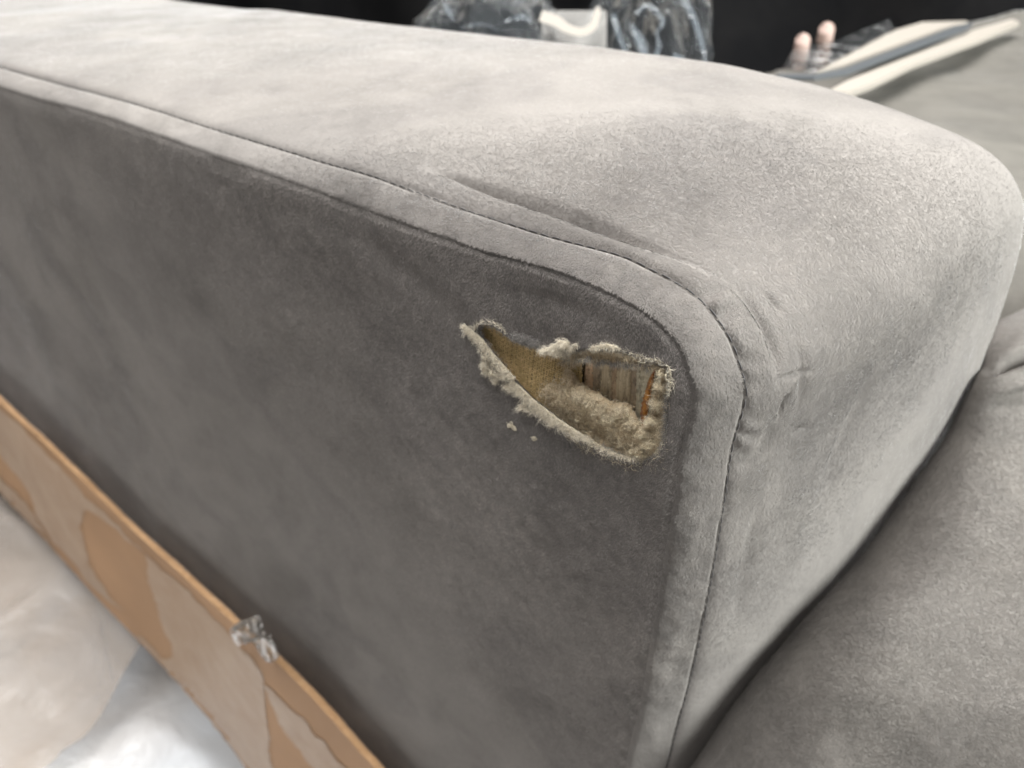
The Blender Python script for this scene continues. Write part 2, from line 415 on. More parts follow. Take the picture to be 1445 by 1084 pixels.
for pl, wd, am in (([(1071, 407), (1090, 425), (1106, 446)], 3.5, .0004), ([(1116, 550), (1107, 570), (1097, 592)], 2.6, .0007), ([(1118, 470), (1132, 510), (1130, 560), (1118, 600)], 7, .0005),
                   ([(1040, 668), (1062, 650), (1082, 622), (1090, 590)], 9, .0007),
                   ([(1150, 520), (1120, 528), (1095, 535)], 4, .0004), ([(1240, 510), (1195, 620), (1150, 742)], 9, .0009),
                   ([(1285, 470), (1262, 560)], 8, .0004), ([(1022, 395), (1050, 420), (1075, 455), (1092, 500), (1098, 540)], 6, .0007),
                   ([(1150, 600), (1120, 610)], 5, .0003), ([(1075, 700), (1055, 800), (1030, 900)], 9, .0006),
                   ([(560, 257), (640, 283)], 4, .0003)):
    d, t = seg_dist(px, catmull(pl, 4)); disp -= inner*2.3*am*np.exp(-(d/wd)**2)*np.sin(np.pi*np.clip(t, .05, .95))
# small gathers fanning out from the corner seam
d, t = seg_dist(px, catmull([(993, 429), (1027, 472), (1045, 521), (1053, 558), (1041, 603), (1031, 640)], 4))
disp += near*.0010*(.5+.5*vnoise(flat, 70, 19))*np.sin(t*34+vnoise(flat, 60, 9)*5)*np.exp(-((d-14)/16)**2)*sstep(0, 8, d)
disp += near*.0005*np.exp(-((d-36)/12)**2)
flat += nf*(disp*inner)[:, None]
top_me = mesh('top_panel', flat, grid_faces(NU, NV), M['velvet'])
top = link('top_panel', top_me, sofa)
TOPV = flat.copy()

# --- the tear
def Z(pts, ox=620, oy=420, k=1445/360):     # coordinates read off an enlargement of the tear
    return np.array(pts, float)/k+np.array([ox, oy])
hole = Z([(232, 172), (262, 152), (305, 160), (345, 183), (375, 208), (420, 235), (480, 262), (540, 272), (580, 296), (640, 312), (700, 318), (760, 308), (830, 285), (900, 288), (980, 290), (1040, 300), (1110, 328), (1180, 352), (1240, 368), (1290, 388), (1304, 440), (1300, 520), (1288, 600), (1282, 700), (1274, 790), (1256, 860), (1215, 905), (1160, 926), (1090, 918), (1020, 893), (950, 860), (880, 822), (820, 785), (760, 742), (700, 698), (640, 650), (580, 600), (520, 550), (462, 492), (412, 440), (370, 390), (330, 340), (290, 290), (256, 242), (236, 204)])
hole2 = Z([(768, 415), (792, 376), (850, 362), (900, 372), (960, 356), (1060, 368), (1130, 392), (1190, 402), (1246, 404), (1222, 500), (1206, 580), (1190, 690), (1158, 740), (1104, 692), (1062, 622), (970, 600), (900, 562), (830, 532), (782, 486), (756, 440)])
def closed(P, n):
    Q = np.vstack([P[-2:], P, P[:3]]); D = catmull(Q, 10)[20:20+len(P)*10]
    D = np.vstack([D, D[:1]]); L = arclen(D)[-1]; return resample(D, np.linspace(0, L, n, endpoint=False))
hole_d = closed(hole, 300)
c_ = hole_d.mean(0); idx = np.arange(300)
P3 = np.stack([hole_d[:, 0]*.01, hole_d[:, 1]*.01, idx*0.], 1)
jag = vnoise(P3, 22, 1)*1.3+vnoise(P3, 60, 2)*.9
tg = np.roll(hole_d, -1, 0)-np.roll(hole_d, 1, 0); tg /= np.linalg.norm(tg, axis=1, keepdims=True); on = np.stack([tg[:, 1], -tg[:, 0]], 1)
hole_d = hole_d+on*jag[:, None]
hole2_d = closed(hole2, 180)
P3 = np.stack([hole2_d[:, 0]*.01, hole2_d[:, 1]*.01, np.zeros(180)], 1); hole2_d += np.stack([vnoise(P3, 20, 4), vnoise(P3, 20, 6)], 1)*1.6

def cdt(outer, holes, pts):
    """triangulate points inside outer minus holes; all 2-D arrays"""
    allp = [outer]+holes; V = []; E = []; k = 0
    for L in allp:
        n = len(L); V += [Vector(map(float, p)) for p in L]; E += [(k+i, k+(i+1) % n) for i in range(n)]; k += n
    keep = inside(pts, outer)
    for h in holes: keep &= ~inside(pts, h)
    for L in allp:
        Lc = np.vstack([L, L[:1]]); near_ = np.zeros(len(pts), bool)
        dd, _ = seg_dist(pts, Lc); keep &= dd > 1e-9+.35*np.median(np.linalg.norm(np.diff(Lc, axis=0), axis=1))
    V += [Vector(map(float, p)) for p in pts[keep]]
    r = geometry.delaunay_2d_cdt(V, E, [], 0, 1e-7)
    vo = np.array([tuple(q) for q in r[0]]); F = np.array(r[2]); cen = vo[F].mean(1)
    ok = inside(cen, outer)
    for h in holes: ok &= ~inside(cen, h)
    return vo, F[ok]

# side panel
prof = PR0[::2].copy(); prof = np.vstack([prof, [[SPAN[0], SPAN[1]]]])
hw = on_y(hole_d, 0)[:, [0, 2]]
def lattice(x0, x1, z0, z1, st):
    a, b = np.meshgrid(np.arange(x0, x1, st), np.arange(z0, z1, st)); p = np.stack([a.ravel(), b.ravel()], 1)
    p[:, 0] += (np.round((p[:, 1]-z0)/st) % 2)*st*.5; return p
bx = [(-.150, -.066, .648, .702, .0006), (-.26, -.064, .56, .71, .0016), (-.5, -.06, .36, .72, .005), (-1.3, -.05, .06, .72, .018)]
pts = []
for k, (x0, x1, z0, z1, st) in enumerate(bx):
    p = lattice(x0, x1, z0, z1, st)
    if k:
        a = bx[k-1]; p = p[~((p[:, 0] > a[0]-st*.4) & (p[:, 0] < a[1]+st*.4) & (p[:, 1] > a[2]-st*.4) & (p[:, 1] < a[3]+st*.4))]
    pts.append(p)
vo, F = cdt(prof, [hw], np.vstack(pts))
dS, _ = seg_dist(vo, PR0); dH, tH = seg_dist(vo, np.vstack([hw, hw[:1]]))
V3 = np.stack([vo[:, 0], np.zeros(len(vo)), vo[:, 1]], 1); px, dz = project(V3)
y = .0011*np.exp(-dS/.0009)-.0003*np.exp(-((dS-.006)/.004)**2)
y += fbm(V3, 11, 2, 21)*.0016*sstep(0, .02, dS)+fbm(V3, 60, 2, 23)*.00025*sstep(0, .004, dS)
lipn = .5+.5*vnoise(V3, 130, 31)
up = (px[:, 1] < 420+(px[:, 0]-620)*.62+30)        # upper rim stands proud, lower rim is pushed out
y -= np.exp(-(dH/.0026)**2)*(.0002+.0006*lipn)
y += np.exp(-(dH/.0007)**2)*.0006
for pl, wd, am in (([(690, 520), (800, 640), (860, 740)], 22, .0012), ([(500, 330), (620, 420), (655, 460)], 16, .0008), ([(700, 400), (800, 430), (900, 470)], 14, .0006),
                   ([(560, 700), (600, 860), (620, 1000)], 30, .001), ([(250, 620), (330, 760)], 22, .0014), ([(300, 560), (380, 700)], 20, .0012), ([(740, 650), (790, 720)], 10, .0005),
                   ([(930, 700), (900, 860), (880, 980)], 12, .0006), ([(955, 500), (940, 560), (940, 640)], 7, .0007)):
    d, t = seg_dist(px, catmull(pl, 4)); y += am*np.exp(-(d/wd)**2)*np.sin(np.pi*np.clip(t, 0, 1))
V3[:, 1] = y
a, b, c = (V3[F[:, k]] for k in range(3)); n = np.cross(b-a, c-a); fl = n[:, 1] > 0; F[fl] = F[fl][:, ::-1]
side_me = mesh('side_panel', V3, F, M['velvet'])
side = link('side_panel', side_me, sofa)

# stitches in both seams, each its own piece
def stitch_mesh(L):
    V = []; Fq = []; K = 5
    for i in range(K+1):
        t = i/K; r = .00023*math.sin(math.pi*(.12+.76*t))**.5
        for a in range(5):
            an = a*2*math.pi/5; V.append(((t-.5)*L, r*math.cos(an), r*math.sin(an)-.0002*(2*t-1)**2))
    for i in range(K):
        for a in range(5): Fq.append((i*5+a, i*5+(a+1) % 5, (i+1)*5+(a+1) % 5, (i+1)*5+a))
    Fq.append(tuple(range(5))[::-1]); Fq.append(tuple(range(K*5, K*5+5)))
    return mesh('stitch', V, Fq, M['thread'])
st_me = stitch_mesh(.0031)
def place_stitches(P, nrm2, y0, tiltY, amax):
    pts3 = np.stack([P[:, 0], np.full(len(P), y0), P[:, 1]], 1); L = arclen(pts3); q, _ = project(pts3)
    vis = (q[:, 0] > -20) & (q[:, 1] < 1110); s0, s1 = L[vis][0], L[vis][-1]; k = 0; s = s0
    while s < s1 and k < amax:
        f = lambda A: np.array([np.interp(s, L, A[:, i]) for i in range(A.shape[1])])
        p = f(pts3); n2 = f(nrm2); tt = f(np.gradient(pts3, axis=0)); tt /= np.linalg.norm(tt)
        nn = np.array([n2[0], tiltY, n2[1]]); nn /= np.linalg.norm(nn); bb = np.cross(nn, tt)
        o = bpy.data.objects.new('stitch', st_me); COL.objects.link(o); o.parent = strip
        wob = rng.normal(0, .00008)
        Mx = Matrix.Identity(4)
        tt2 = tt+bb*rng.normal(0, .06)
        for r_ in range(3): Mx[r_][0], Mx[r_][1], Mx[r_][2], Mx[r_][3] = tt2[r_], bb[r_], nn[r_], p[r_]+nn[r_]*(.0001)+bb[r_]*wob
        o.matrix_basis = Mx
        s += .0041*rng.uniform(.94, 1.06); k += 1
bpy.context.view_layer.update()
place_stitches(PR1, n1, .0123, -.3, 170)
place_stitches(PR0, n0, .0010, -1.2, 130)

# --- inside the tear
TF = [0]
def hgrid(name, outer, holes, step, yfun, m, parent, sm=True):
    """sheet over a pixel outline, standing at the depth yfun gives behind the side panel"""
    o2 = on_y(outer, .002)[:, [0, 2]]; h2 = [on_y(h, .002)[:, [0, 2]] for h in holes]
    p = lattice(o2[:, 0].min(), o2[:, 0].max(), o2[:, 1].min(), o2[:, 1].max(), step)
    vo, F = cdt(o2, h2, p); V3 = np.stack([vo[:, 0], np.full(len(vo), .002), vo[:, 1]], 1); px, _ = project(V3)
    V3[:, 1] = yfun(px, V3, vo, h2, o2)
    a, b, c = (V3[F[:, k]] for k in range(3)); n = np.cross(b-a, c-a); fl = n[:, 1] > 0; F[fl] = F[fl][:, ::-1]
    me = mesh(name, V3, F, m, sm); return link(name, me, parent), me
tear = link('torn_hole_edge', mesh('torn_hole_edge', *(lambda: (
    np.vstack([on_y(hole_d, .0003), on_y(hole_d+on*1.2, .0016), on_y(hole_d+on*5, .0026)]),
    np.array([[k*300+i, k*300+(i+1) % 300, (k+1)*300+(i+1) % 300, (k+1)*300+i] for k in range(2) for i in range(300)])))(), M['fray']), sofa)

wad_out = closed(Z([(556, 470), (640, 478), (700, 500), (735, 470), (745, 400), (700, 350), (620, 335), (600, 270), (760, 262), (900, 250), (1100, 285), (1290, 350), (1350, 420), (1350, 620), (1330, 860), (1270, 960), (1150, 985), (1000, 950), (860, 880), (740, 800), (640, 715), (560, 640), (520, 560)]), 220)
def wad_y(px, V3, vo, h2, o2):
    d2, _ = seg_dist(vo, np.vstack([h2[0], h2[0][:1]])); do, _ = seg_dist(vo, np.vstack([o2, o2[:1]]))
    zx = (px[:, 0]-620)*4.014; zy = (px[:, 1]-420)*4.014
    y = .0012+fbm(V3, 260, 3, 41)*.0006+fbm(V3, 700, 3, 43)*.00035
    y += .0030*np.exp(-(d2/.0009)**2)               # walls dropping to the wood
    low = sstep(480, 640, zy)*sstep(1250, 1000, zx)
    y -= low*.0012*np.exp(-((zy-(520+(zx-760)*.5))/70)**2)   # rolled ridge under the wood opening
    y += .0009*np.exp(-((zy-(700+(zx-760)*.45))/40)**2)*sstep(1150, 950, zx)  # furrow behind the lower lip
    y += .0022*sstep(640, 540, zx)+.0012*np.exp(-(do/.0012)**2)
    topb = sstep(400, 320, zy)*sstep(700, 800, zx); y -= topb*.0006
    return np.maximum(y, .0003)
wad, wad_me = hgrid('wadding', wad_out, [hole2_d], .00042, wad_y, M['wad'], sofa)

# woven tan cloth under the velvet: real warp and weft yarns
bur_poly = closed(Z([(200, 120), (420, 190), (620, 280), (800, 300), (800, 520), (900, 640), (900, 860), (700, 760), (500, 600), (330, 400), (210, 240)]), 80)
def bur_y(P):      # P: x,z
    q = np.stack([P[:, 0], np.zeros(len(P)), P[:, 1]], 1); px, _ = project(q); zx = (px[:, 0]-620)*4.014
    return .0022+vnoise(q, 70, 51)*.0005+.0016*sstep(560, 760, zx)
o2 = on_y(bur_poly, .003)[:, [0, 2]]
cx, cz = o2.mean(0); sp = .00088
V = []; FQ = []; TT = []
def yarn(P3, r, nrm=np.array([0, -1., 0])):
    t = np.gradient(P3, axis=0); t /= np.linalg.norm(t, axis=1, keepdims=True); b = np.cross(t, nrm); b /= np.linalg.norm(b, axis=1, keepdims=True)
    k0 = len(V_)//1 if False else sum(len(x) for x in V)
    ang = np.arange(5)*2*math.pi/5; rr = r*(1+rng.normal(0, .12, len(P3)))[:, None, None]
    ring = P3[:, None]+rr*(np.cos(ang)[None, :, None]*b[:, None]+.7*np.sin(ang)[None, :, None]*nrm[None, None])
    V.append(ring.reshape(-1, 3)); i = (np.arange(len(P3)-1)*5)[:, None]+np.arange(5)[None]; j = (np.arange(len(P3)-1)*5)[:, None]+((np.arange(5)+1) % 5)[None]
    FQ.append(np.stack([i, j, j+5, i+5], -1).reshape(-1, 4)+k0)
ca, sa = math.cos(math.radians(-6)), math.sin(math.radians(-6))
ext = .045
for fam in (0, 1):
    for k in range(-50, 51):
        s_ = np.arange(-ext, ext, sp/3); wv = (sp*.38 if fam == 0 else sp*.30)
        ph = (k % 2)*math.pi
        off = k*sp+rng.normal(0, sp*.07)+np.interp(s_, np.linspace(-ext, ext, 16), rng.normal(0, sp*.1, 16))
        if fam == 0: lx, lz = off, s_
        else: lx, lz = s_, off
        x = cx+ca*lx-sa*lz*1.; z = cz+sa*lx+ca*lz
        P = np.stack([x+0*s_, z+0*s_], 1); ok = inside(P, o2)
        if ok.sum() < 6: continue
        a0, a1 = np.where(ok)[0][[0, -1]]; P = P[a0:a1+1]; ss = s_[a0:a1+1]
        wav = np.cos(math.pi*ss/sp+ph)*.00017*(1 if fam == 0 else -1)
        P3 = np.stack([P[:, 0], bur_y(P)+wav*1.3, P[:, 1]], 1); yarn(P3, wv)
bur_me = mesh('woven_lining', np.vstack(V), np.vstack(FQ), M['burlap'])
bur = link('woven_lining', bur_me, sofa, 'stuff')
bb, _ = hgrid('lining_gap_shade', bur_poly, [], .002, lambda px, V3, vo, h2, o2: bur_y(vo)+.0006, M['burlap_gap'], sofa)  # dark sheet painting the gap shade behind the yarns

# ply layers of the frame seen end-on in the deepest part of the hole
frame = link('wooden_frame', mesh('wooden_frame', *(lambda: (
    on_y(Z([(700, 280), (1300, 280), (1300, 820), (700, 820)]), .0085), [(0, 1, 2, 3)]))(), M['w_dark']), sofa)
cols = [(735, 868, 'w_pink', .0044), (868, 912, 'w_dark', .0046), (912, 978, 'w_mid', .0044), (978, 1008, 'w_pinkd', .0045), (1008, 1082, 'w_mid', .0043),
        (1082, 1122, 'w_dark', .0047), (1122, 1290, 'w_grey', .0044)]
for x0, x1, mk, yd in cols:
    nz, nx = 60, 7
    V = []
    for i in range(nz):
        zy = 290+i*(800-290)/(nz-1)
        for j in range(nx):
            f = j/(nx-1); sl = -(zy-290)*.02
            e = rng.normal(0, 1.6) if j in (0, nx-1) else 0
            V.append(on_y(Z([(x0-3+(x1-x0+6)*f+sl+e, zy)]), yd)[0]+np.array([0, (.00012*(1 if j in (0, nx-1) else 0))+.00014*rng.normal(), 0]))
    V = np.array(V); V[:, 1] += fbm(V*np.array([1, 1, .15]), 900, 2, 61)*.00025
    back = V.copy().reshape(nz, nx, 3)[:, [0, -1]].reshape(-1, 3)+np.array([0, .003, 0]); n_ = len(V)
    Fq = [tuple(map(int, q)) for q in grid_faces(nz, nx)]
    for i in range(nz-1):
        Fq.append((i*nx, n_+i*2, n_+(i+1)*2, (i+1)*nx)); Fq.append((i*nx+nx-1, (i+1)*nx+nx-1, n_+(i+1)*2+1, n_+i*2+1))
    link('ply_layer', mesh('ply_layer', np.vstack([V, back]), Fq, M[mk]), frame)
# orange resin sliver at the right of the wood
cl = catmull([(1222, 402), (1206, 450), (1192, 500), (1178, 560), (1166, 620), (1156, 680), (1146, 730)], 8); wd = np.interp(np.linspace(0, 1, len(cl)), [0, .15, .35, .55, .7, .9, 1], [5, 13, 17, 24, 21, 16, 4])
V = []
for p, w_ in zip(cl, wd):
    w_ *= rng.uniform(.75, 1.2)
    for f, dy in ((-1, .0004), (-.4, -.0005), (.3, -.0006), (1, .0004)): V.append(on_y(Z([(p[0]+f*w_, p[1])]), .0038+dy+rng.normal(0, .0001))[0])
link('resin_sliver', mesh('resin_sliver', np.array(V), grid_faces(len(cl), 4), M['rust']), frame)

# rolled, frayed backing of the velvet along the lower lip and other loose flaps
def flap(name, line, widths, rise, m, parent, side_=1, n=90, y0=-.0003, cup=1.):
    L = catmull(Z(line), 8); A = arclen(L)[-1]; L = resample(L, np.linspace(0, A, n)); w = np.interp(np.linspace(0, 1, n), np.linspace(0, 1, len(widths)), widths)/4.014
    t = np.gradient(L, axis=0); t /= np.linalg.norm(t, axis=1, keepdims=True); o = np.stack([-t[:, 1], t[:, 0]], 1)*side_
    q3 = np.stack([L*.01, np.zeros((n, 2))], 1).reshape(n, -1)[:, :3]
    j = 1+.5*vnoise(np.c_[L*.01, np.zeros(n)], 30, 71)+.45*vnoise(np.c_[L*.01, np.zeros(n)], 90, 72)
    K = 8; V = []
    for k in range(K):
        f = k/(K-1); yy = y0-rise*math.sin(math.pi*min(1, f*.85+.1))*cup
        nz = vnoise(np.c_[L*.01, np.full(n, f)], 45, 73)*.0003
        V.append(on_y(L+o*(w*j*f)[:, None], yy)+np.array([0, 1, 0])*nz[:, None])
    V = np.stack(V, 1).reshape(-1, 3); me = mesh(name, V, grid_faces(n, K), m); ob = link(name, me, parent); return ob, V.reshape(n, K, 3)
FL = []
FL.append(flap('frayed_lip', [(150, 160), (198, 188), (250, 240), (297, 302), (342, 354), (395, 414), (430, 455)], [10, 30, 40, 36, 34, 38, 20], .0012, M['fray'], tear, 1))
FL.append(flap('frayed_lip', [(420, 470), (468, 510), (532, 574), (602, 628), (662, 676), (732, 722), (806, 772), (862, 806)], [24, 46, 52, 44, 44, 40, 34, 16], .0013, M['fray'], tear, 1))
FL.append(flap('frayed_lip', [(850, 800), (930, 846), (1010, 885), (1080, 905), (1130, 905)], [20, 22, 16, 10, 4], .0005, M['fray'], tear, 1))
FL.append(flap('frayed_lip', [(200, 190), (225, 155), (262, 138), (310, 150), (350, 175), (380, 205)], [6, 10, 11, 12, 9, 4], .0009, M['fray'], tear, -1))
FL.append(flap('frayed_flap', [(850, 288), (890, 272), (940, 262), (990, 270), (1030, 292)], [6, 14, 20, 16, 5], .0010, M['fray'], tear, 1, 40, -.0010))
FL.append(flap('frayed_lip', [(1040, 300), (1110, 326), (1180, 350), (1250, 368), (1292, 395), (1304, 470), (1298, 560)], [5, 9, 14, 16, 12, 8, 4], .0007, M['fray'], tear, -1))

# loose fibres
FV, FF, FT = {}, {}, {}
def add_f(key, P, D, L, Wd, curl, tint, K=4):
    V_, F_, t_ = strands(P, D, L, Wd, curl, tint, K); FV.setdefault(key, []); k0 = sum(len(x) for x in FV[key])
    FV[key].append(V_); FF.setdefault(key, []).append(F_+k0); FT.setdefault(key, []).append(t_)
def dirpx(p, ang, tilt):      # direction lying in the panel at a picture angle, lifted by tilt
    q = np.stack([np.cos(ang), np.sin(ang)], 1); a_ = on_y(p, 0); b_ = on_y(p+q*3, 0); d_ = b_-a_; d_ /= np.linalg.norm(d_, axis=1, keepdims=True)
    d_[:, 1] -= tilt; return d_/np.linalg.norm(d_, axis=1, keepdims=True)
for (ob, V_), n_ in zip(FL, (2200, 2800, 400, 260, 260, 260)):
    a_, b_ = V_.shape[:2]; i = rng.integers(0, a_-1, n_); j = rng.integers(1, b_-1, n_); P = V_[i, j]+rng.normal(0, .0001, (n_, 3))
    D = (V_[i, np.minimum(j+1, b_-1)]-V_[i, j-1]); D /= np.linalg.norm(D, axis=1, keepdims=True)+1e-9; T = V_[i+1, j]-V_[i, j]; T /= np.linalg.norm(T, axis=1, keepdims=True)+1e-9
    D = D*rng.uniform(.2, 1, (n_, 1))+T*rng.normal(0, .6, (n_, 1))+np.array([0, -1, 0])*rng.uniform(0, .45, (n_, 1))
    add_f('frayf', P, D, rng.uniform(.0006, .0024, n_), np.full(n_, .0001)*rng.uniform(.7, 1.6, n_), .6, rng.beta(2, 1.2, n_))
# fibres around the whole rim, grey outside and leaning inward
for _ in range(1):
    n_ = 3400; i = rng.integers(0, 300, n_*4); zz = (hole_d[i]-np.array([620, 420]))*4.014; i = i[(zz[:, 1] < 175+.62*zz[:, 0]) | (zz[:, 0] > 900)][:n_]; n_ = len(i); p = hole_d[i]+on[i]*rng.normal(0.5, 1.6, (n_, 1)); ang = np.arctan2(-on[i, 1], -on[i, 0])+rng.normal(0, .9, n_)
    add_f('greyf', on_y(p, -.0002), dirpx(p, ang, .35), rng.uniform(.0005, .0016, n_), np.full(n_, .0001), .5, rng.beta(1.6, 2., n_), 3)
# cream fibres over the wadding
nv = len(wad_me.vertices); co = np.empty(nv*3, np.float32); wad_me.vertices.foreach_get('co', co); co = co.reshape(-1, 3)
i = rng.integers(0, nv, 12000); P = co[i].astype(float)+np.array([0, -.0002, 0]); q, _ = project(P); n_ = len(P)
hc = hole2_d.mean(0); rad = np.arctan2(hc[1]-q[:, 1], hc[0]-q[:, 0])
add_f('wadf', P, dirpx(q, rad+rng.normal(0, 1.3, n_), .3), rng.uniform(.0006, .0022, n_), np.full(n_, .00013)*rng.uniform(.6, 1.6, n_), .9, rng.beta(1.1, 1.1, n_), 4)
def tuft(key, cen, rx, ry, n_, y, ang, spread, L, tilt, tl=.5, tb=(2, 1.5), wd=.00012, curl=.7):
    """a clump of fibres rooted inside an ellipse given in the enlargement's units"""
    a = rng.uniform(0, 6.28, n_); r = np.sqrt(rng.random(n_)); p = Z(np.stack([cen[0]+rx*r*np.cos(a), cen[1]+ry*r*np.sin(a)], 1))
    P = on_y(p, y-.0012*(1-r**2)*1.)
    add_f(key, P, dirpx(p, math.radians(ang)+rng.normal(0, spread, n_), tilt), rng.uniform(.5, 1.2, n_)*L, np.full(n_, wd)*rng.uniform(.7, 1.4, n_), curl, rng.beta(*tb, n_), 5)
# white woolly wedge hanging over the upper rim, in uneven locks
for (x_, y_, rx_, ry_, n_, tb_) in ((588, 302, 14, 8, 110, (3, 1.2)), (615, 296, 18, 15, 200, (2.6, 1.2)), (650, 282, 24, 24, 330, (3.4, 1.1)), (690, 268, 22, 26, 330, (2.2, 1.6)),
                                    (668, 306, 22, 14, 200, (3.2, 1.2)), (722, 262, 20, 22, 240, (3.4, 1.2)), (742, 290, 18, 16, 150, (1.6, 1.9)), (770, 268, 16, 12, 90, (1.5, 2.2)), (700, 312, 24, 12, 120, (1.6, 2.2))):
    tuft('frayf', (x_, y_), rx_, ry_, n_, -.0009, 120+rng.normal(0, 25), .75, .0017, .5, tb=tb_)
for k in range(15):   # grey fuzzy pad to its left
    tuft('greyf', (420+k*10+rng.normal(0, 5), 212+k*3.4+rng.normal(0, 6)), 16, 24, 60, -.0004, 70+rng.normal(0, 30), 1., .0016, .5, tb=(1.3, 2.8))
for k in range(9): tuft('frayf', (862+k*15, 276+abs(k-4)*3), 9, 6, 26, -.0012, 10, .6, .0013, .3)
# brown-grey fluff trailing down over the top of the wood and beside it
for k in range(30): tuft('greyf', (700+k*17+rng.normal(0, 8), 335+k*1.9+rng.normal(0, 8)), 14, 14, 34, .0012, 95+rng.normal(0, 25), .7, .0017, .3, tb=(1.6, 1.6))
for k in range(16): tuft('wadf', (690+rng.uniform(0, 75), 350+rng.uniform(0, 130)), 16, 14, 34, .0014, 60, 1.2, .0016, .4, tb=(1.2, 2.2))
for k in range(14): tuft('wadf', (1100+k*10, 388+rng.normal(0, 6)), 10, 8, 18, .0014, 95, .7, .0012, .3)
# curled crumbs left of the lower lip
for (x_, y_, r_, n_) in ((262, 385, 26, 420), (300, 425, 26, 380), (345, 440, 22, 300), (320, 470, 15, 180), (258, 340, 16, 160), (375, 455, 14, 120), (265, 420, 18, 200)):
    tuft('frayf', (x_, y_), r_, r_, n_, -.0010, 130, 1.8, .0012, .7, tb=(3, 1.4))
for (x_, y_) in ((150, 175), (165, 200), (385, 505), (395, 512), (405, 520), (430, 518), (415, 530), (450, 545), (465, 628), (480, 632), (500, 632), (515, 640), (560, 650), (600, 690), (640, 720), (340, 400), (330, 470), (490, 610), (530, 650)):
    tuft('frayf', (x_, y_), 10, 8, 42, -.0006, 205, .35, .0022, .2, tb=(3, 1.5))
# crumbly cream bits below the wood
for (x_, y_, r_, n_) in ((905, 640, 50, 420), (960, 690, 55, 520), (1030, 655, 45, 420), (1090, 720, 40, 360), (1150, 770, 40, 380), (1200, 700, 32, 360), (1230, 600, 26, 260), (1245, 500, 24, 220), (1180, 830, 44, 360),
                         (780, 560, 40, 260), (840, 600, 45, 300), (1120, 880, 50, 260), (1260, 420, 20, 160)):
    tuft('wadf', (x_, y_), r_, r_*.7, n_, .0006, 0, 3., .0011, .7, tb=(1.6, .9), curl=1.2, wd=.00016)
# a few long loose hairs, one curled into a loop
for (x_, y_, a_, l_) in ((1010, 800, -60, .004), (1100, 800, 40, .0045), (700, 520, 70, .004), (640, 470, 20, .006), (730, 560, -100, .004), (1300, 420, 90, .003), (1080, 860, 10, .003), (1260, 380, 60, .003)):
    tuft('wadf', (x_, y_), 4, 4, 4, .0006, a_, .3, l_, .15, tb=(6, 1), wd=.00013, curl=1.)
for key, nm, mk in (('frayf', 'frayed_fibres', 'frayf'), ('greyf', 'frayed_fibres', 'greyf'), ('wadf', 'wadding_fibres', 'wadf')):
    me = mesh(nm, np.vstack(FV[key]), np.vstack(FF[key]), M[mk], True, np.concatenate(FT[key]))
    link(nm, me, wad if key == 'wadf' else tear, 'stuff')
# two stray crumbs lying on the velvet below the tear
def lump(name, zc, r, m, parent, y=-.0006, seed=0):
    bm = bmesh.new(); bmesh.ops.create_icosphere(bm, subdivisions=3, radius=1); V_ = np.array([v_.co[:] for v_ in bm.verts]); F_ = np.array([[v_.index for v_ in f.verts] for f in bm.faces]); bm.free()
    V_ *= (1+.55*fbm(V_, 2.2, 4, seed))[:, None]; V_ = V_*np.array([r, r*.5, r*.8])+on_y(Z([zc]), y)[0]
    return link(name, mesh(name, V_, F_, m), parent)

for zc, r_, lb in (((415, 722), .0021, 'larger cream lint crumb stuck to the velvet just below the tear'), ((535, 797), .0012, 'smaller cream lint crumb stuck to the velvet below the tear')):
    o_ = lump('lint_crumb', zc, r_, M['fray'], None, -.0002, int(zc[0])); o_['label'] = lb; o_['category'] = 'lint'; o_['group'] = 'lint crumbs below the tear'
# --- pile of the velvet
def dens_near(P, px, dz):
    return np.clip((.30-dz)/.085, 0.0, 1)**1.2
LIPPX = np.vstack([catmull(Z(l_), 4) for l_ in ([(140, 175), (190, 225), (262, 320), (350, 420), (440, 520), (520, 610), (640, 710), (760, 785), (860, 840)],)])
def dens_side(P, px, dz):
    d_, _ = seg_dist(px, LIPPX); d2, _ = seg_dist(px, np.vstack([hole_d, hole_d[:1]]))
    return np.clip((.40-dz)/.2, 0, 1)**1.3*(.04+.96*sstep(5, 10, d_))*(.25+.75*sstep(1.5, 4, d2))
S1L = np.array(S1px, float); S0L = np.array(S0px, float); CRL = crease
def dens_top(P, px, dz):
    d1, _ = seg_dist(px, S1L); d2, _ = seg_dist(px, S0L); d3, t3 = seg_dist(px, CRL)
    return dens_near(P, px, dz)*(.1+.9*sstep(1.5, 4.5, d1))*(.1+.9*sstep(1, 4, d2))*(.25+.75*sstep(2, 8, d3))
def dir_side(P, n_):
    a = -1.9+.6*vnoise(P, 18, 81)+.9*sstep(.03, 0, np.linalg.norm((P-np.array([-.08, 0, .68]))[:, [0, 2]], axis=1))
    return np.stack([np.cos(a), 0*a, np.sin(a)], 1)
def dir_top(P, n_):
    a = .5*vnoise(P, 20, 83); d_ = np.stack([.7+0*a, -.7+a, -.5+0*a], 1); return d_
pile_on('velvet_pile', side_me, side, M['pile_side'], 230000, dens_side, dir_side)
pile_on('velvet_pile', strip_me, strip, M['pile'], 75000, dens_top, dir_top, lift=.00028)
pile_on('velvet_pile', top_me, top, M['pile'], 230000, dens_top, dir_top, lift=.00022)

